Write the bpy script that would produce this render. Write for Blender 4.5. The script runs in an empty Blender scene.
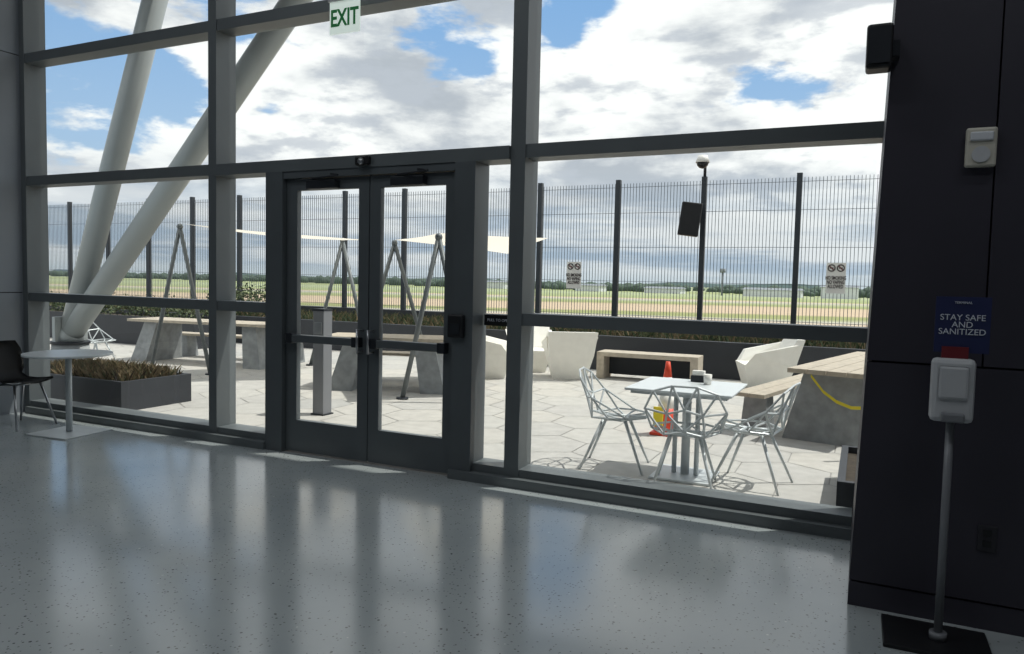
import bpy, bmesh, math, random
from mathutils import Matrix, Vector
random.seed(7)
S=bpy.context.scene
try:
    S.view_settings.view_transform='Standard'; S.view_settings.look='None'
except Exception: pass

# ---------------------------------------------------------------- materials
def srgb(c): return tuple(((v/255)/12.92 if v/255<=0.04045 else ((v/255+0.055)/1.055)**2.4) for v in c)
def mat(name,col,rough=0.5,metal=0.0,var=0.0,scale=8.0,bump=0.0,spec=0.5,emit=None):
    m=bpy.data.materials.new(name); m.use_nodes=True; nt=m.node_tree; b=nt.nodes['Principled BSDF']
    c=srgb(col)
    b.inputs['Roughness'].default_value=rough; b.inputs['Metallic'].default_value=metal
    b.inputs['Specular IOR Level'].default_value=spec
    b.inputs['Base Color'].default_value=(*c,1)
    tc=nt.nodes.new('ShaderNodeTexCoord'); n=nt.nodes.new('ShaderNodeTexNoise')
    n.inputs['Scale'].default_value=scale; n.inputs['Detail'].default_value=5
    nt.links.new(tc.outputs['Object'],n.inputs['Vector'])
    r=nt.nodes.new('ShaderNodeValToRGB')
    v=max(var,0.02)
    r.color_ramp.elements[0].position=0.3; r.color_ramp.elements[1].position=0.7
    r.color_ramp.elements[0].color=(*[x*(1-v) for x in c],1); r.color_ramp.elements[1].color=(*[min(1,x*(1+v)) for x in c],1)
    nt.links.new(n.outputs['Fac'],r.inputs[0]); nt.links.new(r.outputs[0],b.inputs['Base Color'])
    if bump:
        bp=nt.nodes.new('ShaderNodeBump'); bp.inputs['Strength'].default_value=bump; bp.inputs['Distance'].default_value=0.01
        nt.links.new(n.outputs['Fac'],bp.inputs['Height']); nt.links.new(bp.outputs[0],b.inputs['Normal'])
    if emit:
        b.inputs['Emission Color'].default_value=(*c,1); b.inputs['Emission Strength'].default_value=emit
    return m

M_frame=mat('frame_aluminium',(104,110,112),0.45,0.15,0.05,3)
M_door=mat('door_metal',(92,98,101),0.42,0.15,0.05,3)
M_steel=mat('brushed_steel',(170,172,175),0.3,0.9)
M_black=mat('black_plastic',(22,23,26),0.45)
M_dark=mat('dark_metal',(38,42,48),0.5,0.3)
M_fence=mat('fence_metal',(52,58,64),0.5,0.2)
M_mesh=mat('fence_wire',(84,92,100),0.5,0.2)
M_col=mat('column_panel',(52,50,60),0.5,0.0,0.06,2)
M_colb=mat('column_joint',(8,8,10),0.8)
M_lwall=mat('wall_panel',(128,134,140),0.5,0.1,0.05,1.5)
M_wall=mat('wall_paint',(120,122,126),0.8)
M_ceil=mat('ceiling_paint',(130,132,134),0.9)
M_pipe=mat('painted_pipe',(160,166,166),0.4,0.1,0.05,2)
M_conc=mat('concrete',(146,150,152),0.85,0,0.18,9,0.2)
M_wood=mat('weathered_wood',(182,172,156),0.8,0,0.15,14,0.2)
M_white=mat('white_seat',(236,234,226),0.6,0,0.04)
M_alum=mat('cast_aluminium',(196,202,204),0.45,0.2,0.04)
M_ttop=mat('table_top_white',(214,220,222),0.3)
M_planter=mat('planter_dark',(50,53,58),0.6,0,0.1,4)
M_soil=mat('soil',(64,56,46),0.95,0,0.3,20,0.4)
M_grass=mat('grass_blades',(88,96,66),0.8,0,0.35,6)
M_dry=mat('dry_grass',(132,116,88),0.8,0,0.3,8)
M_leaf=mat('shrub_leaf',(62,78,50),0.8,0,0.35,5)
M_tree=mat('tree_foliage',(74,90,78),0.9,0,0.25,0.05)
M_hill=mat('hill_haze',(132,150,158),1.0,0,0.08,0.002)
M_bld=mat('building_white',(215,218,220),0.7)
M_bldd=mat('building_roof',(130,136,142),0.7)
M_orange=mat('cone_orange',(232,74,40),0.5)
M_cwhite=mat('cone_white',(240,238,230),0.5)
M_yellow=mat('caution_yellow',(232,212,50),0.5)
M_red=mat('label_red',(110,30,38),0.5)
M_green=mat('exit_green',(0,120,56),0.5,0,0,8,0,0.5,0.12)
M_exitp=mat('exit_panel',(214,228,220),0.4,0,0,8,0,0.5,0.55)
M_navy=mat('sign_navy',(34,42,84),0.5)
M_signw=mat('sign_white',(232,230,224),0.5)
M_signb=mat('sign_lettering',(40,30,30),0.6)
M_text=mat('sign_text',(220,226,236),0.5)
M_beige=mat('device_beige',(200,196,182),0.5)
M_disp=mat('dispenser_grey',(196,198,200),0.35)
M_gpole=mat('stand_grey',(130,132,136),0.4,0.2)
M_lens=mat('lens_clear',(215,218,222),0.15)
M_outlet=mat('outlet_dark',(44,44,50),0.5)
M_fill=mat('fill_diffuser',(250,250,245),0.5,0,0,8,0,0.5,1.0)  # glowing face of the added fill fixtures

def glass(name,tint):
    m=bpy.data.materials.new(name); m.use_nodes=True; nt=m.node_tree; nt.nodes.clear()
    o=nt.nodes.new('ShaderNodeOutputMaterial'); mx=nt.nodes.new('ShaderNodeMixShader')
    t=nt.nodes.new('ShaderNodeBsdfTransparent'); g=nt.nodes.new('ShaderNodeBsdfGlossy'); f=nt.nodes.new('ShaderNodeFresnel')
    t.inputs[0].default_value=(*tint,1); g.inputs['Roughness'].default_value=0.01; f.inputs[0].default_value=1.45
    nt.links.new(f.outputs[0],mx.inputs[0]); nt.links.new(t.outputs[0],mx.inputs[1]); nt.links.new(g.outputs[0],mx.inputs[2]); nt.links.new(mx.outputs[0],o.inputs[0])
    return m
M_glass=glass('window_glass',(0.95,0.98,0.97))
def sailmat():
    m=bpy.data.materials.new('sail_fabric'); m.use_nodes=True; nt=m.node_tree; nt.nodes.clear()
    o=nt.nodes.new('ShaderNodeOutputMaterial'); mx=nt.nodes.new('ShaderNodeMixShader')
    d=nt.nodes.new('ShaderNodeBsdfDiffuse'); t=nt.nodes.new('ShaderNodeBsdfTranslucent')
    d.inputs[0].default_value=(*srgb((244,240,230)),1); t.inputs[0].default_value=(*srgb((246,238,224)),1); mx.inputs[0].default_value=0.6
    nt.links.new(d.outputs[0],mx.inputs[1]); nt.links.new(t.outputs[0],mx.inputs[2]); nt.links.new(mx.outputs[0],o.inputs[0])
    return m
M_sail=sailmat()

def floormat():
    m=bpy.data.materials.new('polished_floor'); m.use_nodes=True; nt=m.node_tree; b=nt.nodes['Principled BSDF']; L=nt.links.new
    tc=nt.nodes.new('ShaderNodeTexCoord')
    n=nt.nodes.new('ShaderNodeTexNoise'); n.inputs['Scale'].default_value=0.8; n.inputs['Detail'].default_value=6
    L(tc.outputs['Object'],n.inputs['Vector'])
    r=nt.nodes.new('ShaderNodeValToRGB'); r.color_ramp.elements[0].color=(*srgb((156,164,166)),1); r.color_ramp.elements[1].color=(*srgb((176,182,182)),1)
    r.color_ramp.elements[0].position=.35; r.color_ramp.elements[1].position=.65
    L(n.outputs['Fac'],r.inputs[0])
    cur=r.outputs[0]
    for sc,th,col,kp in [(24,.16,(78,80,80),.78),(50,.24,(108,110,108),.65),(16,.09,(206,208,206),.75)]:
        v=nt.nodes.new('ShaderNodeTexVoronoi'); v.inputs['Scale'].default_value=sc; L(tc.outputs['Object'],v.inputs['Vector'])
        lt=nt.nodes.new('ShaderNodeMath'); lt.operation='LESS_THAN'; lt.inputs[1].default_value=th; L(v.outputs['Distance'],lt.inputs[0])
        sep=nt.nodes.new('ShaderNodeSeparateColor'); L(v.outputs['Color'],sep.inputs[0])
        gt=nt.nodes.new('ShaderNodeMath'); gt.operation='GREATER_THAN'; gt.inputs[1].default_value=kp; L(sep.outputs[0],gt.inputs[0])
        mu=nt.nodes.new('ShaderNodeMath'); mu.operation='MULTIPLY'; L(gt.outputs[0],mu.inputs[0]); L(lt.outputs[0],mu.inputs[1])
        mx=nt.nodes.new('ShaderNodeMix'); mx.data_type='RGBA'; L(mu.outputs[0],mx.inputs['Factor']); L(cur,mx.inputs['A']); mx.inputs['B'].default_value=(*srgb(col),1)
        cur=mx.outputs['Result']
    L(cur,b.inputs['Base Color'])
    n3=nt.nodes.new('ShaderNodeTexNoise'); n3.inputs['Scale'].default_value=2.5; n3.inputs['Detail'].default_value=3; L(tc.outputs['Object'],n3.inputs['Vector'])
    mr=nt.nodes.new('ShaderNodeMapRange'); mr.inputs['To Min'].default_value=.12; mr.inputs['To Max'].default_value=.20; L(n3.outputs['Fac'],mr.inputs['Value']); L(mr.outputs[0],b.inputs['Roughness'])
    b.inputs['Specular IOR Level'].default_value=1.0
    return m
M_floor=floormat()

def fieldmat():
    m=bpy.data.materials.new('airfield_grass'); m.use_nodes=True; nt=m.node_tree; b=nt.nodes['Principled BSDF']; L=nt.links.new
    b.inputs['Roughness'].default_value=1; b.inputs['Specular IOR Level'].default_value=0
    tc=nt.nodes.new('ShaderNodeTexCoord'); sp=nt.nodes.new('ShaderNodeSeparateXYZ'); L(tc.outputs['Object'],sp.inputs[0])
    n=nt.nodes.new('ShaderNodeTexNoise'); n.inputs['Scale'].default_value=.012; n.inputs['Detail'].default_value=6; L(tc.outputs['Object'],n.inputs['Vector'])
    ns=nt.nodes.new('ShaderNodeMath'); ns.operation='MULTIPLY_ADD'; L(n.outputs['Fac'],ns.inputs[0]); ns.inputs[1].default_value=50; L(sp.outputs['Y'],ns.inputs[2])
    sl=nt.nodes.new('ShaderNodeMath'); sl.operation='MULTIPLY_ADD'; L(sp.outputs['X'],sl.inputs[0]); sl.inputs[1].default_value=-.35; L(ns.outputs[0],sl.inputs[2])
    mr=nt.nodes.new('ShaderNodeMapRange'); mr.inputs['From Max'].default_value=1000; L(sl.outputs[0],mr.inputs['Value'])
    r=nt.nodes.new('ShaderNodeValToRGB'); cr=r.color_ramp
    G1=srgb((146,150,108)); T=srgb((188,170,148)); R=srgb((176,172,162)); G2=srgb((150,158,116)); F=srgb((160,168,138))
    stops=[(0,T),(.17,T),(.185,R),(.195,G1),(.21,G1),(.22,T),(.285,T),(.305,G1),(.33,G2),(.38,R),(.40,T),(.42,G2),(.6,F),(.8,G2)]
    cr.elements[0].position=0; cr.elements[0].color=(*T,1); cr.elements[1].position=1; cr.elements[1].color=(*F,1)
    for p,c in stops[1:]:
        e=cr.elements.new(p); e.color=(*c,1)
    n2=nt.nodes.new('ShaderNodeTexNoise'); n2.inputs['Scale'].default_value=.25; n2.inputs['Detail'].default_value=6; L(tc.outputs['Object'],n2.inputs['Vector'])
    hm=nt.nodes.new('ShaderNodeMapRange'); hm.inputs['To Min'].default_value=.85; hm.inputs['To Max'].default_value=1.15; L(n2.outputs['Fac'],hm.inputs['Value'])
    mm=nt.nodes.new('ShaderNodeVectorMath'); mm.operation='SCALE'; L(hm.outputs[0],mm.inputs['Scale'])
    L(mr.outputs[0],r.inputs[0]); L(r.outputs[0],mm.inputs[0]); L(mm.outputs[0],b.inputs['Base Color'])
    return m
M_field=fieldmat()
M_pv=[mat('paver_light',(184,182,176),0.85,0,0.08,7,0.15),mat('paver_mid',(180,178,173),0.85,0,0.08,7,0.15),mat('paver_warm',(186,183,176),0.85,0,0.08,7,0.15),mat('paver_dark',(173,172,168),0.85,0,0.08,7,0.15)]
M_joint=mat('paver_joint',(154,153,149),0.95)

# ---------------------------------------------------------------- builder
class B:
    def __init__(s,*mats): s.bm=bmesh.new(); s.m=list(mats)
    def mi(s,m):
        if m not in s.m: s.m.append(m)
        return s.m.index(m)
    def _fin(s,faces,m,smooth=False):
        i=s.mi(m)
        for f in faces: f.material_index=i; f.smooth=smooth
    def box(s,x0,x1,y0,y1,z0,z1,m,T=None,bev=0):
        r=bmesh.ops.create_cube(s.bm,size=1)
        vs=r['verts']
        for v in vs:
            v.co=Vector(((x0+x1)/2+v.co.x*(x1-x0),(y0+y1)/2+v.co.y*(y1-y0),(z0+z1)/2+v.co.z*(z1-z0)))
        fs=set(f for v in vs for f in v.link_faces)
        if bev:
            es=set(e for f in fs for e in f.edges)
            rr=bmesh.ops.bevel(s.bm,geom=list(es),offset=bev,segments=2,affect='EDGES',profile=.5)
            vs=list(set(rr['verts']))
            st=list(vs); seen=set(vs)
            while st:
                v=st.pop()
                for e in v.link_edges:
                    o=e.other_vert(v)
                    if o not in seen: seen.add(o); st.append(o)
            vs=list(seen); fs=set(f for v in vs for f in v.link_faces)
        s._fin(fs,m)
        if T is not None:
            for v in vs: v.co=T@v.co
        return s
    def tube(s,a,b,r,m,seg=12,r2=None,cap=True):
        a=Vector(a); b=Vector(b); d=b-a
        R=bmesh.ops.create_cone(s.bm,cap_ends=cap,segments=seg,radius1=r,radius2=r if r2 is None else r2,depth=d.length)
        q=Vector((0,0,1)).rotation_difference(d.normalized()).to_matrix().to_4x4()
        T=Matrix.Translation((a+b)/2)@q
        for v in R['verts']: v.co=T@v.co
        fs=set(f for v in R['verts'] for f in v.link_faces); s._fin(fs,m,seg>6)
        for f in fs:
            if len(f.verts)>4: f.smooth=False
        return s
    def prism(s,bot,top,m):
        vb=[s.bm.verts.new(p) for p in bot]; vt=[s.bm.verts.new(p) for p in top]; n=len(vb); fs=[]
        fs.append(s.bm.faces.new(vb[::-1])); fs.append(s.bm.faces.new(vt))
        for i in range(n):
            j=(i+1)%n; fs.append(s.bm.faces.new((vb[i],vb[j],vt[j],vt[i])))
        s._fin(fs,m); return s
    def face(s,pts,m):
        f=s.bm.faces.new([s.bm.verts.new(p) for p in pts]); s._fin([f],m); return s
    def sphere(s,c,r,m,sub=2,sc=(1,1,1)):
        R=bmesh.ops.create_icosphere(s.bm,subdivisions=sub,radius=r)
        for v in R['verts']: v.co=Vector((v.co.x*sc[0]+c[0],v.co.y*sc[1]+c[1],v.co.z*sc[2]+c[2]))
        s._fin(set(f for v in R['verts'] for f in v.link_faces),m,True); return s
    def done(s,name,loc=(0,0,0),rot=0,norm=True):
        if norm: bmesh.ops.recalc_face_normals(s.bm,faces=s.bm.faces[:])
        me=bpy.data.meshes.new(name); s.bm.to_mesh(me); s.bm.free()
        for m in s.m: me.materials.append(m)
        o=bpy.data.objects.new(name,me); S.collection.objects.link(o)
        o.location=loc; o.rotation_euler=(0,0,rot)
        return o
def link_copy(o,loc,rot):
    n=bpy.data.objects.new(o.name,o.data); S.collection.objects.link(n); n.location=loc; n.rotation_euler=(0,0,rot); return n
def text(body,name,size,loc,m,parent,rot=(math.pi/2,0,0),ext=0.002,sx=1,off=0):
    c=bpy.data.curves.new(name,'FONT'); c.body=body; c.size=size; c.align_x='CENTER'; c.align_y='CENTER'; c.extrude=ext; c.materials.append(m); c.space_line=.85; c.offset=off
    o=bpy.data.objects.new(name,c); S.collection.objects.link(o); o.location=loc; o.rotation_euler=rot; o.scale=(sx,1,1)
    if parent: 
        o.parent=parent; o.matrix_parent_inverse=Matrix.Translation(parent.location).inverted() 
    return o

# ---------------------------------------------------------------- room shell
XL=-8.3; H=6.4
b=B(M_floor); b.box(XL-.1,4.1,-9.1,.0,-.2,0,M_floor); b.done('floor')
b=B(M_ceil); b.box(XL-.1,4.1,-9.1,.25,H,H+.2,M_ceil); b.done('ceiling')
b=B(M_lwall,M_colb)
b.box(XL-.2,XL-.02,-9.1,.25,0,H,M_colb)
for (z0,z1) in [(0.0,1.31),(1.32,3.85),(3.86,H)]:
    for (y0,y1) in [(-9.1,-4.5),(-4.49,-1.2),(-1.19,.0)]:
        b.box(XL-.03,XL,y0,y1,z0,z1,M_lwall)
b.done('wall_left')
b=B(M_wall); b.box(XL-.1,4.1,-9.3,-9.1,0,H,M_wall); b.done('wall_back')
b=B(M_wall); b.box(4.1,4.3,-9.3,.25,0,H,M_wall); b.done('wall_right')
b=B(M_col,M_colb)
b.box(.02,3.2,-1.07,.25,0,H,M_colb)
b.box(.0,3.22,-1.09,.24,.13,1.205,M_col)
b.box(.0,.50,-1.09,.24,1.215,H,M_col); b.box(.508,3.22,-1.09,.24,1.215,H,M_col)
b.box(.0,3.22,-1.085,.24,0,.12,M_col)
b.box(3.2,4.1,0,.25,0,H,M_col)
for v in b.bm.verts:
    if v.co.x<.1: v.co.x+=.026*v.co.z
b.done('wall_front')
for i,(x,y) in enumerate([(-6.3,-2.8),(-2.6,-2.8),(1.6,-2.8),(-6.3,-4.7),(-2.6,-4.7),(1.6,-4.7)]):  # unseen fixtures with area lights, added to brighten the dark interior
    b=B(M_signw,M_fill); b.box(x-.8,x+.8,y-.11,y+.11,H-.12,H,M_signw); b.box(x-.77,x+.77,y-.09,y+.09,H-.125,H-.119,M_fill); o=b.done('added_fill_fixture')
    ld=bpy.data.lights.new('fill_lamp','AREA'); ld.shape='RECTANGLE'; ld.size=1.6; ld.size_y=.22; ld.energy=21; ld.color=(.90,.95,1)
    lo=bpy.data.objects.new('fill_lamp',ld); S.collection.objects.link(lo); lo.location=(x,y,H-.14); lo.parent=o
# ---------------------------------------------------------------- curtain wall frame
b=B(M_frame)
YB=.235
for (x0,x1) in [(-8.32,-8.22),(-5.515,-5.415),(-2.42,-2.30)]:
    b.box(x0,x1,0,YB,0,H,M_frame)
for (x0,x1) in [(-4.79,-4.60),(-2.88,-2.70)]:
    b.box(x0,x1,-.03,.2,0,2.46,M_door)
def rail(z,t,x0,x1,y0=.0):
    b.box(x0,x1,y0,.2,z-t/2,z+t/2,M_frame)
XR=.09
for z in (5.1,3.82):
    for x0,x1 in [(-8.22,-5.515),(-5.415,-2.42),(-2.30,XR)]: rail(z,.10,x0,x1,.01)
for x0,x1 in [(-8.22,-5.515),(-2.30,XR-.02)]: rail(2.52,.10,x0,x1,.01)
b.box(-5.415,-2.42,-.03,.2,2.46,2.56,M_frame)
b.box(-4.60,-2.88,-.02,.2,2.40,2.46,M_door)
for x0,x1 in [(-8.22,-5.515),(-5.415,-4.79),(-2.30,.04)]: rail(1.27,.09,x0,x1,.01)
for x0,x1 in [(-8.22,-5.515),(-5.415,-4.79),(-2.70,-2.42),(-2.30,0)]:
    b.box(x0,x1,.01,.22,0,.13,M_frame)
b.box(-8.22,-4.79,-.05,0.01,0,.07,M_frame)
b.box(-2.88,0,-.06,0.01,0,.07,M_frame)
b.box(-8.32,XR,.0,YB,H-.12,H,M_frame)
frame=b.done('window_frame')
k=1
def pane(x0,x1,z0,z1,y=.16):
    global k
    q=B(M_glass); q.face([(x0,y,z0),(x1,y,z0),(x1,y,z1),(x0,y,z1)],M_glass); q.done('window_%d'%k,norm=False); k+=1
for x0,x1 in [(-8.22,-5.515),(-5.415,-2.42),(-2.30,XR)]:
    pane(x0,x1,3.87,5.05); pane(x0,x1,2.57,3.77); pane(x0,x1,5.15,H-.12)
for x0,x1 in [(-8.22,-5.515),(-2.30,XR-.05)]:
    pane(x0,x1,1.315,2.47); pane(x0,x1,.13,1.225)
pane(-5.415,-4.79,1.315,2.46); pane(-5.415,-4.79,.13,1.225); pane(-2.70,-2.42,.13,2.46)
def door(name,x0,x1,gx0,gx1,side):
    q=B(M_door)
    z0,z1=.012,2.395; y0,y1=.02,.07
    q.box(x0,gx0,y0,y1,z0,z1,M_door); q.box(gx1,x1,y0,y1,z0,z1,M_door)
    q.box(gx0,gx1,y0,y1,z0,.29,M_door); q.box(gx0,gx1,y0,y1,2.30,z1,M_door)
    q.box(gx0,gx1,y0,y1,.985,1.045,M_door)
    q.face([(gx0,.045,.29),(gx1,.045,.29),(gx1,.045,.985),(gx0,.045,.985)],M_glass)
    q.face([(gx0,.045,1.045),(gx1,.045,1.045),(gx1,.045,2.3),(gx0,.045,2.3)],M_glass)
    q.box(x0+.06,x1-.06,-.045,-.012,.985,1.05,M_door,bev=.006)
    q.box(x0+.05,x0+.12,-.05,.02,.975,1.06,M_dark,bev=.005); q.box(x1-.12,x1-.05,-.05,.02,.975,1.06,M_dark,bev=.005)
    e=x1-.05 if side>0 else x0+.05
    q.tube((e,-.06,.93),(e,-.06,1.13),.011,M_steel); q.tube((e,-.06,.94),(e,.02,.94),.008,M_steel); q.tube((e,-.06,1.12),(e,.02,1.12),.008,M_steel)
    cx=(x0+x1)/2
    q.box(cx-.17,cx+.14,-.05,.02,2.30,2.37,M_dark,bev=.006)
    q.tube((cx-.1,-.04,2.385),(cx+.24,-.14,2.39),.008,M_dark,6); q.tube((cx+.24,-.14,2.39),(cx+.08,-.03,2.42),.008,M_dark,6)
    q.done(name)
door('door_1',-4.595,-3.715,-4.475,-3.82,1)
door('door_2',-3.705,-2.885,-3.60,-2.985,-1)
b=B(M_dark); b.box(-4.598,-4.592,.03,.06,.02,2.4,M_colb); b.box(-3.714,-3.706,.03,.06,.02,2.4,M_colb); b.done('door_gap_shade_1')  # dark strips standing in for shade in the gaps at the door leaves
b=B(M_black); b.box(-3.80,-3.66,-.075,-.031,2.47,2.55,M_black,bev=.015); b.sphere((-3.73,-.075,2.5),.03,M_steel); b.done('door_sensor')
b=B(M_black); b.box(-2.90,-2.76,-.075,-.031,1.11,1.29,M_black,bev=.012); b.box(-2.87,-2.79,-.08,-.07,1.14,1.22,M_dark); b.done('card_reader')
b=B(M_black); b.box(-2.69,-2.43,.145,.156,1.205,1.29,M_black); o=b.done('door_placard'); text('PULL TO OPEN','placard_text',.03,(-2.56,.143,1.248),M_text,o,ext=.001)
b=B(M_exitp); b.box(-4.06,-3.76,-.075,-.065,3.54,3.80,M_exitp); b.box(-4.07,-3.75,-.09,-.05,3.80,3.835,M_steel); b.box(-4.0,-3.82,-.07,.008,3.81,3.83,M_steel)
o=b.done('exit_sign'); text('EXIT','exit_lettering',.19,(-3.91,-.078,3.66),M_green,o,ext=.002,sx=.72,off=.004)

# ---------------------------------------------------------------- column fittings
b=B(M_black); b.box(-.04,.07,-1.23,-1.11,2.56,2.76,M_black,bev=.014); b.box(.055,.10,-1.18,-1.09,2.62,2.69,M_dark); b.box(-.03,.06,-1.236,-1.225,2.58,2.74,M_dark); b.done('wall_speaker')
b=B(M_beige); b.box(.385,.505,-1.125,-1.09,2.11,2.285,M_beige,bev=.01); b.tube((.445,-1.13,2.165),(.445,-1.12,2.165),.036,M_disp,20); b.box(.40,.49,-1.135,-1.12,2.225,2.265,M_lens,bev=.006); b.done('fire_alarm_strobe')
b=B(M_outlet); b.box(.525,.6,-1.098,-1.09,.37,.49,M_outlet,bev=.003); b.box(.545,.58,-1.102,-1.096,.44,.47,M_black); b.box(.545,.58,-1.102,-1.096,.39,.42,M_black); b.done('power_outlet')
sx,sy=.368,-1.33
b=B(M_black)
b.box(sx-.22,sx+.2,sy-.16,sy+.17,0,.018,M_black,bev=.004)
b.tube((sx,sy,.018),(sx,sy,1.05),.017,M_gpole,16)
b.tube((sx,sy,.018),(sx,sy,.05),.035,M_gpole,16)
b.box(sx-.015,sx+.015,sy+.01,sy+.03,1.0,1.5,M_gpole)
b.box(sx-.085,sx+.08,sy-.05,sy+.02,.99,1.265,M_disp,bev=.02)
b.box(sx-.06,sx+.055,sy-.06,sy-.045,1.09,1.235,M_disp,bev=.012)
b.box(sx-.045,sx+.045,sy-.085,sy-.04,.995,1.035,M_gpole,bev=.008)
b.box(sx-.05,sx+.05,sy-.02,sy+.0,1.265,1.315,M_red)
b.box(sx-.08,sx+.125,sy-.01,sy+.004,1.29,1.53,M_navy)
o=b.done('hand_sanitizer_stand')
text('STAY SAFE\nAND\nSANITIZED','sign_lettering',.036,(sx+.022,sy-.013,1.41),M_text,o,ext=.001)
text('TERMINAL','sign_header',.014,(sx+.022,sy-.013,1.505),M_text,o,ext=.001)

# ---------------------------------------------------------------- interior table and chair
b=B(M_ttop)
b.tube((0,0,.755),(0,0,.775),.38,M_ttop,48); b.tube((0,0,.73),(0,0,.755),.12,M_alum,24)
b.tube((0,0,.02),(0,0,.73),.028,M_alum,20); b.box(-.26,.26,-.26,.26,0,.014,M_alum,bev=.004)
b.done('cafe_table',(-6.86,-.46,0),.1)
def shell_chair(name,loc,rot):
    q=B(M_black)
    prof=[(.24,.445),(.20,.46),(.10,.445),(-.02,.435),(-.13,.44),(-.19,.48),(-.215,.56),(-.235,.66),(-.26,.76),(-.275,.84)]
    hw=[.19,.215,.225,.225,.215,.20,.205,.215,.205,.16]
    rows=[]
    for (x,z),w in zip(prof,hw):
        r=[]
        for j in range(7):
            t=(j/3-1); up=.03*t*t
            isb=z>.5
            r.append(q.bm.verts.new((x+(.05*t*t if isb else 0),w*t,z+(0 if isb else up))))
        rows.append(r)
    fs=[]
    for i in range(len(rows)-1):
        for j in range(6):
            fs.append(q.bm.faces.new((rows[i][j],rows[i+1][j],rows[i+1][j+1],rows[i][j+1])))
    q._fin(fs,M_black,True)
    bmesh.ops.solidify(q.bm,geom=fs,thickness=.012)
    for sy_ in (-1,1):
        q.tube((.12,.14*sy_,.43),(.24,.22*sy_,0),.011,M_steel); q.tube((-.1,.14*sy_,.425),(-.24,.22*sy_,0),.011,M_steel)
        q.tube((.12,.14*sy_,.43),(-.1,.14*sy_,.425),.011,M_steel)
    q.tube((.12,-.14,.43),(.12,.14,.43),.01,M_steel); q.tube((-.1,-.14,.425),(-.1,.14,.425),.01,M_steel)
    return q.done(name,loc,rot)
shell_chair('shell_chair',(-7.58,-.50,0),.15)

# ---------------------------------------------------------------- terrace
b=B(M_joint); b.box(-32,12,.235,10.6,-.6,-.006,M_joint); b.box(-32,12,0,.235,-.3,-.001,M_joint); b.done('terrace_slab')
b=B(*M_pv)
R=.42; gap=.006
rows=int(7.6/(1.5*R))+2
for j in range(rows):
    cy=.25+j*1.5*R
    for i in range(int(32/(math.sqrt(3)*R))+1):
        cx=-26+i*math.sqrt(3)*R+(j%2)*math.sqrt(3)*R/2
        pts=[]
        for a in range(6):
            an=math.pi/6+a*math.pi/3; px=cx+(R-gap)*math.cos(an); py=cy+(R-gap)*math.sin(an)
            pts.append((px,max(.24,min(7.68,py))))
        if max(p[1] for p in pts)-min(p[1] for p in pts)<.05: continue
        m=random.choices(M_pv,[4,4,3,.5])[0]
        vs=[b.bm.verts.new((p[0],p[1],0)) for p in pts]
        try: f=b.bm.faces.new(vs); f.material_index=M_pv.index(m)
        except Exception: pass
bmesh.ops.recalc_face_normals(b.bm,faces=b.bm.faces[:])
b.done('terrace_pavers')
b=B(M_planter,M_soil)
b.box(-26,12,7.7,7.85,0,.62,M_planter); b.box(-26,12,7.85,10.1,0,.5,M_soil); b.box(-26,12,10.1,10.5,0,.8,M_planter)
fp=b.done('fence_planter')
def blades(name,x0,x1,y0,y1,z,n,h,mats,w=.012,lean=.25):
    q=B(*mats)
    for _ in range(n):
        x=random.uniform(x0,x1); y=random.uniform(y0,y1); hh=h*random.uniform(.5,1.1); a=random.uniform(0,6.28); l=random.uniform(0,lean)
        dx,dy=math.cos(a)*l,math.sin(a)*l; px,py=-math.sin(a)*w,math.cos(a)*w
        v=[q.bm.verts.new(p) for p in [(x-px,y-py,z),(x+px,y+py,z),(x+px*.7+dx*.4,y+py*.7+dy*.4,z+hh*.6),(x+dx,y+dy,z+hh),(x-px*.7+dx*.4,y-py*.7+dy*.4,z+hh*.6)]]
        f=q.bm.faces.new(v); f.material_index=random.randrange(len(mats))
    return q.done(name,norm=False)
blades('planter_grass',-24,4,7.95,10.0,.5,11000,.27,[M_grass,M_leaf,M_dry],.010).parent=fp
b=B(M_fence,M_mesh)
for i in range(-3,14):
    x=-1.2-1.8*i
    b.box(x-.05,x+.05,10.22,10.32,.802,3.76,M_fence)
x=-25.0
while x<6.8:
    b.box(x-.005,x+.005,10.265,10.275,.82,3.68,M_mesh); x+=.066
for z in (.9,1.62,2.34,3.06,3.6): b.box(-25,6.8,10.266,10.274,z-.004,z+.004,M_mesh)
b.done('security_fence')
def nosign(x,z):
    q=B(M_signw); y=10.2
    q.box(x-.17,x+.17,y-.01,y,z-.29,z+.29,M_signw)
    for cx in (x-.08,x+.08):
        for a in range(20):
            a0=a*math.pi/10; a1=(a+1)*math.pi/10; r=.06
            q.tube((cx+r*math.cos(a0),y-.012,z+.19+r*math.sin(a0)),(cx+r*math.cos(a1),y-.012,z+.19+r*math.sin(a1)),.011,M_signb,6)
        q.tube((cx-.04,y-.012,z+.23),(cx+.04,y-.012,z+.15),.010,M_red,6)
        q.box(cx-.035,cx+.035,y-.013,y-.01,z+.18,z+.2,M_signb)
    q.box(x-.1,x+.1,y,y+.06,z-.02,z+.02,M_dark)
    o=q.done('no_smoking_sign'); text('NO SMOKING\nNO VAPING\nALLOWED','sign_words',.095,(x,y-.013,z-.08),M_signb,o,ext=.003,sx=.6,off=.002)
nosign(-5.73,1.73); nosign(-.48,1.76)
b=B(M_black); T=Matrix.Translation((-3.2,9.95,2.88))@Matrix.Rotation(.12,4,'Y')@Matrix.Rotation(.25,4,'Z')
b.box(-.2,.2,-.14,.14,-.33,.33,M_black,T,.02); b.tube((-3.1,9.95,3.05),(-3.05,10.21,3.05),.03,M_black); b.done('outdoor_speaker')
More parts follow.
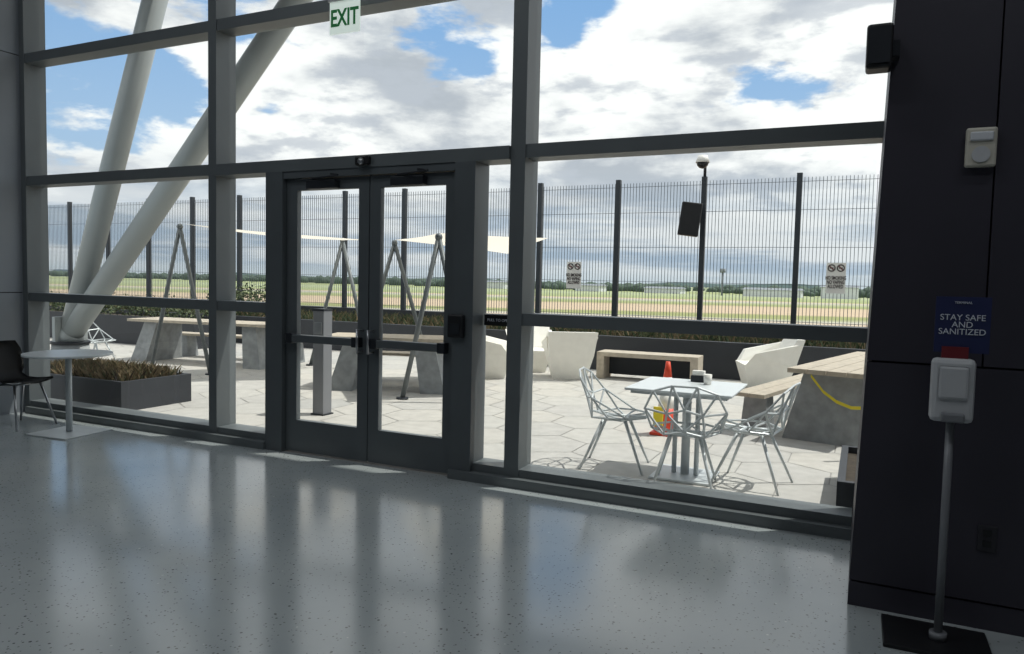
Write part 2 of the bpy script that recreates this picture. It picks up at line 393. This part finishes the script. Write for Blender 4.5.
b=B(M_signw); b.tube((-3.0,10.27,3.765),(-3.0,10.27,4.1),.03,M_dark); b.tube((-3.0,10.27,4.08),(-3.0,10.0,4.12),.035,M_signw); b.tube((-3.0,10.0,4.0),(-3.0,10.0,4.14),.14,M_signw,20,.09); b.sphere((-3.0,10.0,4.0),.12,M_black,2); b.done('security_camera')
b=B(M_black); b.tube((-21.0,10.22,3.4),(-20.9,10.0,3.4),.03,M_dark); b.box(-21.1,-20.7,9.8,10.1,3.1,3.5,M_black,None,.04); b.done('outdoor_speaker')

# ---------------------------------------------------------------- pipe columns, added sun-blocking canopy
b=B(M_pipe)
base=Vector((-10.5,2.0,.62))
d1=(Vector((-8.77,2,5.19))-Vector((-10.45,2.0,1.0))).normalized(); d2=(Vector((-6.51,2.0,4.88))-Vector((-10.4,2.0,1.0))).normalized()
b.tube(base,base+d1*6.3,.155,M_pipe,32); b.tube(base,base+d2*8.0,.155,M_pipe,32)
b.sphere(base,.19,M_pipe,3); b.tube((-10.5,2,.002),(-10.5,2,.5),.3,M_conc,32,.24); b.tube((-10.5,2,.5),(-10.5,2,.54),.26,M_dark,24)
b.box(-10.53,-10.47,1.75,2.25,.5,.9,M_pipe)
b.done('v_column')
b=B(M_ceil); b.box(-14,4.5,.25,1.72,H,H+.3,M_ceil); b.done('sun_block_canopy')  # unseen overhang added to keep sun off the interior floor

# ---------------------------------------------------------------- planters near glass
def planter(name,x0,x1,y0,y1,h,m=M_soil):
    q=B(M_planter); t=.05
    q.box(x0,x1,y0,y0+t,0,h,M_planter); q.box(x0,x1,y1-t,y1,0,h,M_planter); q.box(x0,x0+t,y0+t,y1-t,0,h,M_planter); q.box(x1-t,x1,y0+t,y1-t,0,h,M_planter)
    q.box(x0+t,x1-t,y0+t,y1-t,0,h-.05,m)
    return q.done(name)
p1=planter('planter_box',-9.3,-7.4,.5,1.45,.34); blades('dry_grass_clump',-9.2,-7.5,.58,1.38,.29,5200,.17,[M_dry,M_dry,M_dry,M_soil,M_grass],.0028,.13).parent=p1
p2=planter('planter_box',-.1,1.3,.32,1.6,.27)
p3=planter('planter_box',-19,-12.5,6.0,7.0,.62)
def shrub(name,x0,x1,y0,y1,z,n,r,h):
    q=B(M_leaf)
    for _ in range(n):
        c=Vector((random.uniform(x0,x1),random.uniform(y0,y1),z+random.uniform(0,h)))
        for _ in range(10):
            d=Vector([random.gauss(0,1) for _ in range(3)]).normalized()*r*random.uniform(.4,1); p=c+d; s=.035
            u=Vector([random.gauss(0,1) for _ in range(3)]).normalized()*s; w=d.cross(u).normalized()*s*.6 if d.cross(u).length>0 else u
            q.face([p-u,p+w,p+u,p-w],random.choice([M_leaf,M_grass]))
    return q.done(name,norm=False)
shrub('planter_shrub',-18.8,-12.7,6.2,6.8,.6,260,.22,.35).parent=p3
shrub('planter_shrub',-14.6,-12.9,8.2,9.0,.75,130,.22,.5).parent=fp

# ---------------------------------------------------------------- picnic tables
def picnic(loc,rot,L=1.8,bench=(1,1)):
    q=B(M_conc,M_wood); w=.38
    for i in range(4):
        y0=-w+i*(2*w/4)+.005; q.box(-L/2,L/2,y0,y0+2*w/4-.01,.70,.745,M_wood)
    for sx_ in (-1,1):
        x=sx_*(L/2-.30)
        q.prism([(x-.17,-.44,0),(x+.17,-.44,0),(x+.17,.44,0),(x-.17,.44,0)],[(x-.14-sx_*.16,-.30,.70),(x+.14-sx_*.16,-.30,.70),(x+.14-sx_*.16,.30,.70),(x-.14-sx_*.16,.30,.70)],M_conc)
        for k_,s_ in enumerate((-1,1)):
            if bench[k_]:
                q.prism([(x-.14,s_*.76-.14,0),(x+.14,s_*.76-.14,0),(x+.14,s_*.76+.14,0),(x-.14,s_*.76+.14,0)],[(x-.10,s_*.76-.12,.4),(x+.10,s_*.76-.12,.4),(x+.10,s_*.76+.12,.4),(x-.10,s_*.76+.12,.4)],M_conc)
    for k_,s_ in enumerate((-1,1)):
        if bench[k_]:
            for i in range(2):
                y0=s_*.76-.17+i*.17; q.box(-L/2,L/2,y0+.004,y0+.166,.40,.44,M_wood)
    return q.done('picnic_table',loc,rot)
picnic((-10.4,4.5,0),.12,3.0,(0,1)); picnic((-6.0,3.75,0),.35,1.9,(0,1)); picnic((.02,4.2,0),math.radians(77),2.8,(0,1))
b=B(M_wood,M_conc); b.box(-.82,.82,-.24,.24,.37,.44,M_wood); 
for x in (-.82,.70): b.box(x,x+.12,-.24,.24,0,.37,M_wood)
b.box(-.70,.70,.1,.18,.05,.37,M_dark)
b.done('bench',(-3.1,6.8,0),.03)
def lounge():
    q=B(M_white)
    bo=[(-.28,-.26,0),(.26,-.24,0),(.26,.24,0),(-.28,.26,0)]
    md=[(-.40,-.36,.40),(.36,-.34,.38),(.36,.34,.38),(-.40,.36,.40)]
    q.prism(bo,md,M_white)
    q.prism([(-.40,-.36,.40),(-.18,-.36,.40),(-.18,.36,.40),(-.40,.36,.40)],[(-.50,-.40,.78),(-.40,-.36,.78),(-.40,.36,.78),(-.50,.40,.78)],M_white)
    for s_ in (-1,1):
        q.prism([(-.2,s_*.36,.395),(.34,s_*.34,.38),(.30,s_*.26,.38),(-.2,s_*.26,.395)],[(-.40,s_*.42,.70),(.22,s_*.42,.56),(.2,s_*.36,.56),(-.38,s_*.36,.70)],M_white)
    return q.done('lounge_chair')
lg=lounge(); lg.location=(-4.35,6.35,0); lg.rotation_euler=(0,0,math.radians(120))
link_copy(lg,(-1.35,7.0,0),math.radians(-160)); link_copy(lg,(-5.45,5.7,0),math.radians(20)); link_copy(lg,(-5.25,6.85,0),math.radians(-60))
b=B(M_gpole); b.box(-.075,.075,-.075,.075,0,1.18,M_gpole,bev=.006); b.box(-.05,.05,-.082,-.074,.92,1.05,M_steel,bev=.003); b.box(-.09,.09,-.09,.09,0,.015,M_dark); b.box(-.08,.08,-.08,.08,1.18,1.2,M_dark); b.done('push_button_bollard',(-5.5,1.6,0))

def aframe(ap,f1,f2):
    q=B(M_dark); q.tube(f1,ap,.032,M_frame,12); q.tube(f2,ap,.032,M_frame,12); q.sphere(ap,.05,M_frame)
    for f in (f1,f2): q.tube((f[0],f[1],0),(f[0],f[1],.02),.08,M_dark,16)
    q.done('shade_frame')
aframe((-9.75,3.3,2.3),(-10.3,3.2,0),(-9.15,3.35,0)); aframe((-8.15,5.3,2.2),(-8.75,5.2,0),(-7.6,5.4,0))
aframe((-4.9,3.1,2.1),(-5.35,3.0,0),(-4.4,3.2,0)); aframe((-6.7,4.75,2.12),(-7.3,4.6,0),(-6.05,4.9,0))
def sail(c):
    q=B(M_sail); n=10; c=[Vector(p) for p in c]; g=[]
    for i in range(n+1):
        r=[]
        for j in range(n+1):
            u,v=i/n,j/n
            p=(c[0]*(1-u)+c[1]*u)*(1-v)+(c[3]*(1-u)+c[2]*u)*v
            cen=(c[0]+c[1]+c[2]+c[3])/4
            pull=max(4*u*(1-u)*abs(2*v-1)**2,4*v*(1-v)*abs(2*u-1)**2)*.08
            p=p.lerp(cen,pull); p.z-=.05*(16*u*(1-u)*v*(1-v))
            r.append(q.bm.verts.new(p))
        g.append(r)
    fs=[q.bm.faces.new((g[i][j],g[i+1][j],g[i+1][j+1],g[i][j+1])) for i in range(n) for j in range(n)]
    q._fin(fs,M_sail,True); q.done('shade_sail')
sail([(-9.75,3.3,2.35),(-8.15,5.3,2.20),(-6.75,4.3,2.13),(-8.4,2.6,2.22)])
sail([(-4.9,3.1,2.15),(-6.7,4.75,2.17),(-5.2,6.0,2.00),(-3.85,4.2,2.15)])

# ---------------------------------------------------------------- terrace dining set
cx,cy=-1.25,.98
b=B(M_ttop); b.box(-.41,.41,-.41,.41,.725,.745,M_ttop,bev=.006); b.box(-.37,.37,-.37,.37,.70,.725,M_alum); b.tube((0,0,.02),(0,0,.70),.035,M_alum,20)
b.tube((-.09,0,.02),(-.09,0,.7),.02,M_alum); b.tube((.09,0,.02),(.09,0,.7),.02,M_alum); b.box(-.24,.24,-.24,.24,0,.02,M_alum,bev=.005)
b.done('terrace_table',(cx,cy,0))
def wirechair():
    q=B(M_alum); P={}
    def sym(n,x,y,z): P[n+'l']=Vector((x,y,z)); P[n+'r']=Vector((x,-y,z))
    sym('f',.25,.13,.455); sym('s',.12,.25,.455); sym('m',-.04,.26,.455); sym('b',-.19,.15,.435)
    P['c']=Vector((.03,0,.405)); P['d']=Vector((-.23,0,.47)); P['q']=Vector((.26,0,.45))
    sym('i',.05,.12,.415)
    sym('w',-.17,.30,.62); sym('t',-.28,.23,.77); sym('u',-.32,.09,.82); P['h']=Vector((-.27,0,.64)); sym('k',-.24,.13,.60)
    E=[]
    for o in 'lr':
        E+=[('f'+o,'s'+o),('s'+o,'m'+o),('m'+o,'b'+o),('b'+o,'d'),('f'+o,'i'+o),('s'+o,'i'+o),('m'+o,'i'+o),('b'+o,'i'+o),('i'+o,'c'),('f'+o,'q'),('q','i'+o),('c','b'+o),('c','q'),('c','d'),
            ('m'+o,'w'+o),('b'+o,'w'+o),('w'+o,'t'+o),('t'+o,'u'+o),('b'+o,'k'+o),('d','k'+o),('w'+o,'k'+o),('t'+o,'k'+o),('u'+o,'k'+o),('k'+o,'h'),('u'+o,'h'),('d','h'),('s'+o,'w'+o)]
    E+=[('ul','ur')]
    for x,y in sorted(set(tuple(sorted(e)) for e in E)): q.tube(P[x],P[y],.0085,M_alum,6)
    for n in P: q.sphere(P[n],.010,M_alum,1)
    for s_ in (-1,1):
        q.tube((.25,.23*s_,0),(.08,.11*s_,.42),.009,M_alum,8,.015)
        q.tube((-.27,.23*s_,0),(-.10,.11*s_,.42),.009,M_alum,8,.015)
        q.tube((.08,.11*s_,.42),(-.10,.11*s_,.42),.012,M_alum,8)
    q.tube((.08,-.11,.42),(.08,.11,.42),.012,M_alum,8); q.tube((-.10,-.11,.42),(-.10,.11,.42),.012,M_alum,8)
    return q.done('wire_chair')
wc=wirechair(); wc.location=(-1.84,1.0,0); wc.rotation_euler=(0,0,.15)
link_copy(wc,(-1.18,.64,0),math.radians(98)); link_copy(wc,(-.74,1.02,0),math.radians(172)); link_copy(wc,(-11.2,2.9,0),.3)
b=B(M_lens); b.tube((0,0,.746),(0,0,.83),.03,M_signw,20,.035); b.done('paper_cup',(-1.12,1.12,0))
b=B(M_dark); b.box(-.06,.06,-.04,.04,.746,.80,M_dark,bev=.004); b.box(-.05,.05,-.03,.03,.80,.84,M_signw,bev=.003); b.done('condiment_caddy',(-1.22,1.26,0))
b=B(M_orange); b.box(-.14,.14,-.14,.14,0,.03,M_orange,bev=.008)
zs=[.03,.28,.42,.50,.60,.76]; ms=[M_orange,M_cwhite,M_orange,M_cwhite,M_orange]
rr=lambda z: .125-(z-.03)*.14
for i in range(5): b.tube((0,0,zs[i]),(0,0,zs[i+1]),rr(zs[i]),ms[i],24,rr(zs[i+1]))
b.box(-.1,.0,-.15,-.13,.1,.3,M_yellow)
b.done('traffic_cone',(-1.80,2.6,0))
b=B(M_yellow)
pts=[(-.42,2.62,.70),(-.30,2.56,.56),(-.18,2.52,.48),(-.05,2.48,.44),(.12,2.42,.46)]
for a,c in zip(pts[:-1],pts[1:]):
    b.face([a,c,(c[0],c[1]+.01,c[2]+.03),(a[0],a[1]+.01,a[2]+.03)],M_yellow)
b.tube((.16,2.42,0),(.16,2.42,.95),.02,M_dark); b.tube((.16,2.42,0),(.16,2.42,.03),.14,M_dark,20)
b.done('caution_tape',norm=False)

# ---------------------------------------------------------------- distance
b=B(M_field); b.face([(-6000,10.7,-5),(5000,10.7,-5),(5000,7000,-5),(-6000,7000,-5)],M_field); b.done('airfield_ground')
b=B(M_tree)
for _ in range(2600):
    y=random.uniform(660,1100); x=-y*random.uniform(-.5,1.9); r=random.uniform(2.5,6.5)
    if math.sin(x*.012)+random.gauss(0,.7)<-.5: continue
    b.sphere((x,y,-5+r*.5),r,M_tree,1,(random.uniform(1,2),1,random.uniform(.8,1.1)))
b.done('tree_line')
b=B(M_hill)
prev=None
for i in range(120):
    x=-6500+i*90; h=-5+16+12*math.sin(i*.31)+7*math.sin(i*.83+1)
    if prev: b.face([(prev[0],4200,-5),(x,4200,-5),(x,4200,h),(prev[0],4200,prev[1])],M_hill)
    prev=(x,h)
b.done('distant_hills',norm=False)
for (x,y,w,h) in [(-330,620,50,6),(-60,560,40,5),(-15,560,24,8),(-150,600,30,4),(60,560,40,5),(-215,600,22,5)]:
    b=B(M_bld); b.box(x-w/2,x+w/2,y,y+20,-5,-5+h,M_bld); b.prism([(x-w/2-1,y-1,-5+h),(x+w/2+1,y-1,-5+h),(x+w/2+1,y+21,-5+h),(x-w/2-1,y+21,-5+h)],[(x-w/2,y+8,-3.5+h),(x+w/2,y+8,-3.5+h),(x+w/2,y+12,-3.5+h),(x-w/2,y+12,-3.5+h)],M_bldd); b.done('hangar_building')
b=B(M_bldd); b.tube((-95,560,-5),(-95,560,12),.8,M_bldd,8); b.tube((-95,560,12),(-95,560,15),2.2,M_bldd,8); b.done('light_mast')

# ---------------------------------------------------------------- sky
w=bpy.data.worlds.new('World'); S.world=w; w.use_nodes=True; nt=w.node_tree; nt.nodes.clear(); L=nt.links.new; N=nt.nodes.new
def M2(op,a,b_=None,c=None,clamp=False):
    n=N('ShaderNodeMath'); n.operation=op; n.use_clamp=clamp
    for i,v in enumerate((a,b_,c)):
        if v is None: continue
        if isinstance(v,(int,float)): n.inputs[i].default_value=v
        else: L(v,n.inputs[i])
    return n.outputs[0]
def mrange(v,a,b_,c=0,d=1,typ='SMOOTHSTEP'):
    n=N('ShaderNodeMapRange'); n.interpolation_type=typ; L(v,n.inputs['Value'])
    for k_,x in zip(('From Min','From Max','To Min','To Max'),(a,b_,c,d)): n.inputs[k_].default_value=x
    return n.outputs[0]
def mixc(f,a,b_):
    n=N('ShaderNodeMix'); n.data_type='RGBA'
    if isinstance(f,(int,float)): n.inputs['Factor'].default_value=f
    else: L(f,n.inputs['Factor'])
    for k_,v in (('A',a),('B',b_)):
        if isinstance(v,tuple): n.inputs[k_].default_value=(*v,1)
        else: L(v,n.inputs[k_])
    return n.outputs['Result']
tc=N('ShaderNodeTexCoord'); sp=N('ShaderNodeSeparateXYZ'); L(tc.outputs['Generated'],sp.inputs[0])
z=M2('MAXIMUM',sp.outputs['Z'],0.0)
den=M2('ADD',z,.45)
cb=N('ShaderNodeCombineXYZ'); L(M2('DIVIDE',sp.outputs['X'],den),cb.inputs[0]); L(M2('DIVIDE',sp.outputs['Y'],den),cb.inputs[1]); L(M2('MULTIPLY',z,3.0),cb.inputs[2])
def noise(vec,sc,det,rough,off=(0,0,0),dist=0):
    mp=N('ShaderNodeMapping'); mp.inputs['Location'].default_value=off; L(vec,mp.inputs['Vector'])
    n=N('ShaderNodeTexNoise'); n.inputs['Scale'].default_value=sc; n.inputs['Detail'].default_value=det; n.inputs['Roughness'].default_value=rough; n.inputs['Distortion'].default_value=dist
    L(mp.outputs[0],n.inputs['Vector']); return n.outputs['Fac']
n1=noise(cb.outputs[0],3.2,12,.56,(3.1,1.7,0),.1)
n1b=noise(cb.outputs[0],3.2,12,.56,(3.1,1.7,.08),.1)
n2=noise(cb.outputs[0],1.4,4,.5,(9,4,2),0)
patch=None
for az,el,ro,st in [(-55.3,12.7,9,1.1),(-58,16,8,1.1),(-31.6,17.3,5.5,1.15),(-49.5,20,7,1.05),(-7.8,15.2,5.5,.9),(-21.6,21.5,5,1.0),(10,34,16,1),(-80,35,16,1),(-30,60,14,1),(60,40,20,1)]:
    a,e=math.radians(az),math.radians(el); v=(math.sin(a)*math.cos(e),math.cos(a)*math.cos(e),math.sin(e))
    dn=N('ShaderNodeVectorMath'); dn.operation='DOT_PRODUCT'; L(tc.outputs['Generated'],dn.inputs[0]); dn.inputs[1].default_value=v
    g=mrange(dn.outputs['Value'],math.cos(math.radians(ro)),1.0,0,st,'LINEAR')
    patch=g if patch is None else M2('MAXIMUM',patch,g)
dens=M2('SUBTRACT',M2('MULTIPLY_ADD',n1,1.6,-.03),M2('MULTIPLY',patch,.32))
cover=mrange(dens,.45,.58)
shade=mrange(M2('MULTIPLY_ADD',n2,.9,n1b),.93,1.14)
blue=mixc(mrange(z,0,.4),(.50,.67,.85),(.24,.45,.78))
cl=mixc(shade,(1.08,1.08,1.07),(.50,.54,.60))
diff=M2('SUBTRACT',n1b,n1)
cl=mixc(M2('MULTIPLY',mrange(diff,.0,.10),.7),cl,(.56,.60,.67))
sky=mixc(cover,blue,cl)
cs=N('ShaderNodeCombineXYZ'); L(M2('MULTIPLY',sp.outputs['X'],2.0),cs.inputs[0]); L(M2('MULTIPLY',sp.outputs['Y'],2.0),cs.inputs[1]); L(M2('MULTIPLY',z,22),cs.inputs[2])
n4=noise(cs.outputs[0],1.6,8,.58)
hz=mixc(mrange(n4,.40,.62),(.42,.52,.64),(.82,.85,.88))
sky=mixc(mrange(z,.04,.17,1,0),sky,hz)
sky=mixc(mrange(z,0,.03,1,0),sky,(.60,.68,.74))
bg=N('ShaderNodeBackground'); L(sky,bg.inputs[0]); bg.inputs[1].default_value=1.03
ow=N('ShaderNodeOutputWorld'); L(bg.outputs[0],ow.inputs[0])
ld=bpy.data.lights.new('sun','SUN'); ld.energy=3.7; ld.angle=math.radians(.6); ld.color=(1,.96,.9)
so=bpy.data.objects.new('sun',ld); S.collection.objects.link(so); so.rotation_euler=Vector((.38,.27,.9)).to_track_quat('Z','Y').to_euler()

# ---------------------------------------------------------------- camera
cd=bpy.data.cameras.new('Camera'); cam=bpy.data.objects.new('Camera',cd); S.collection.objects.link(cam)
cd.sensor_width=36; cd.lens=740/1024*36; cd.clip_end=12000; cd.clip_start=.05
cam.matrix_world=Matrix.Translation((0,-5.03,1.55))@Matrix.Rotation(math.radians(25.3),4,'Z')@Matrix.Rotation(math.radians(90-3.48),4,'X')@Matrix.Rotation(math.radians(1.3),4,'Z')
S.camera=cam
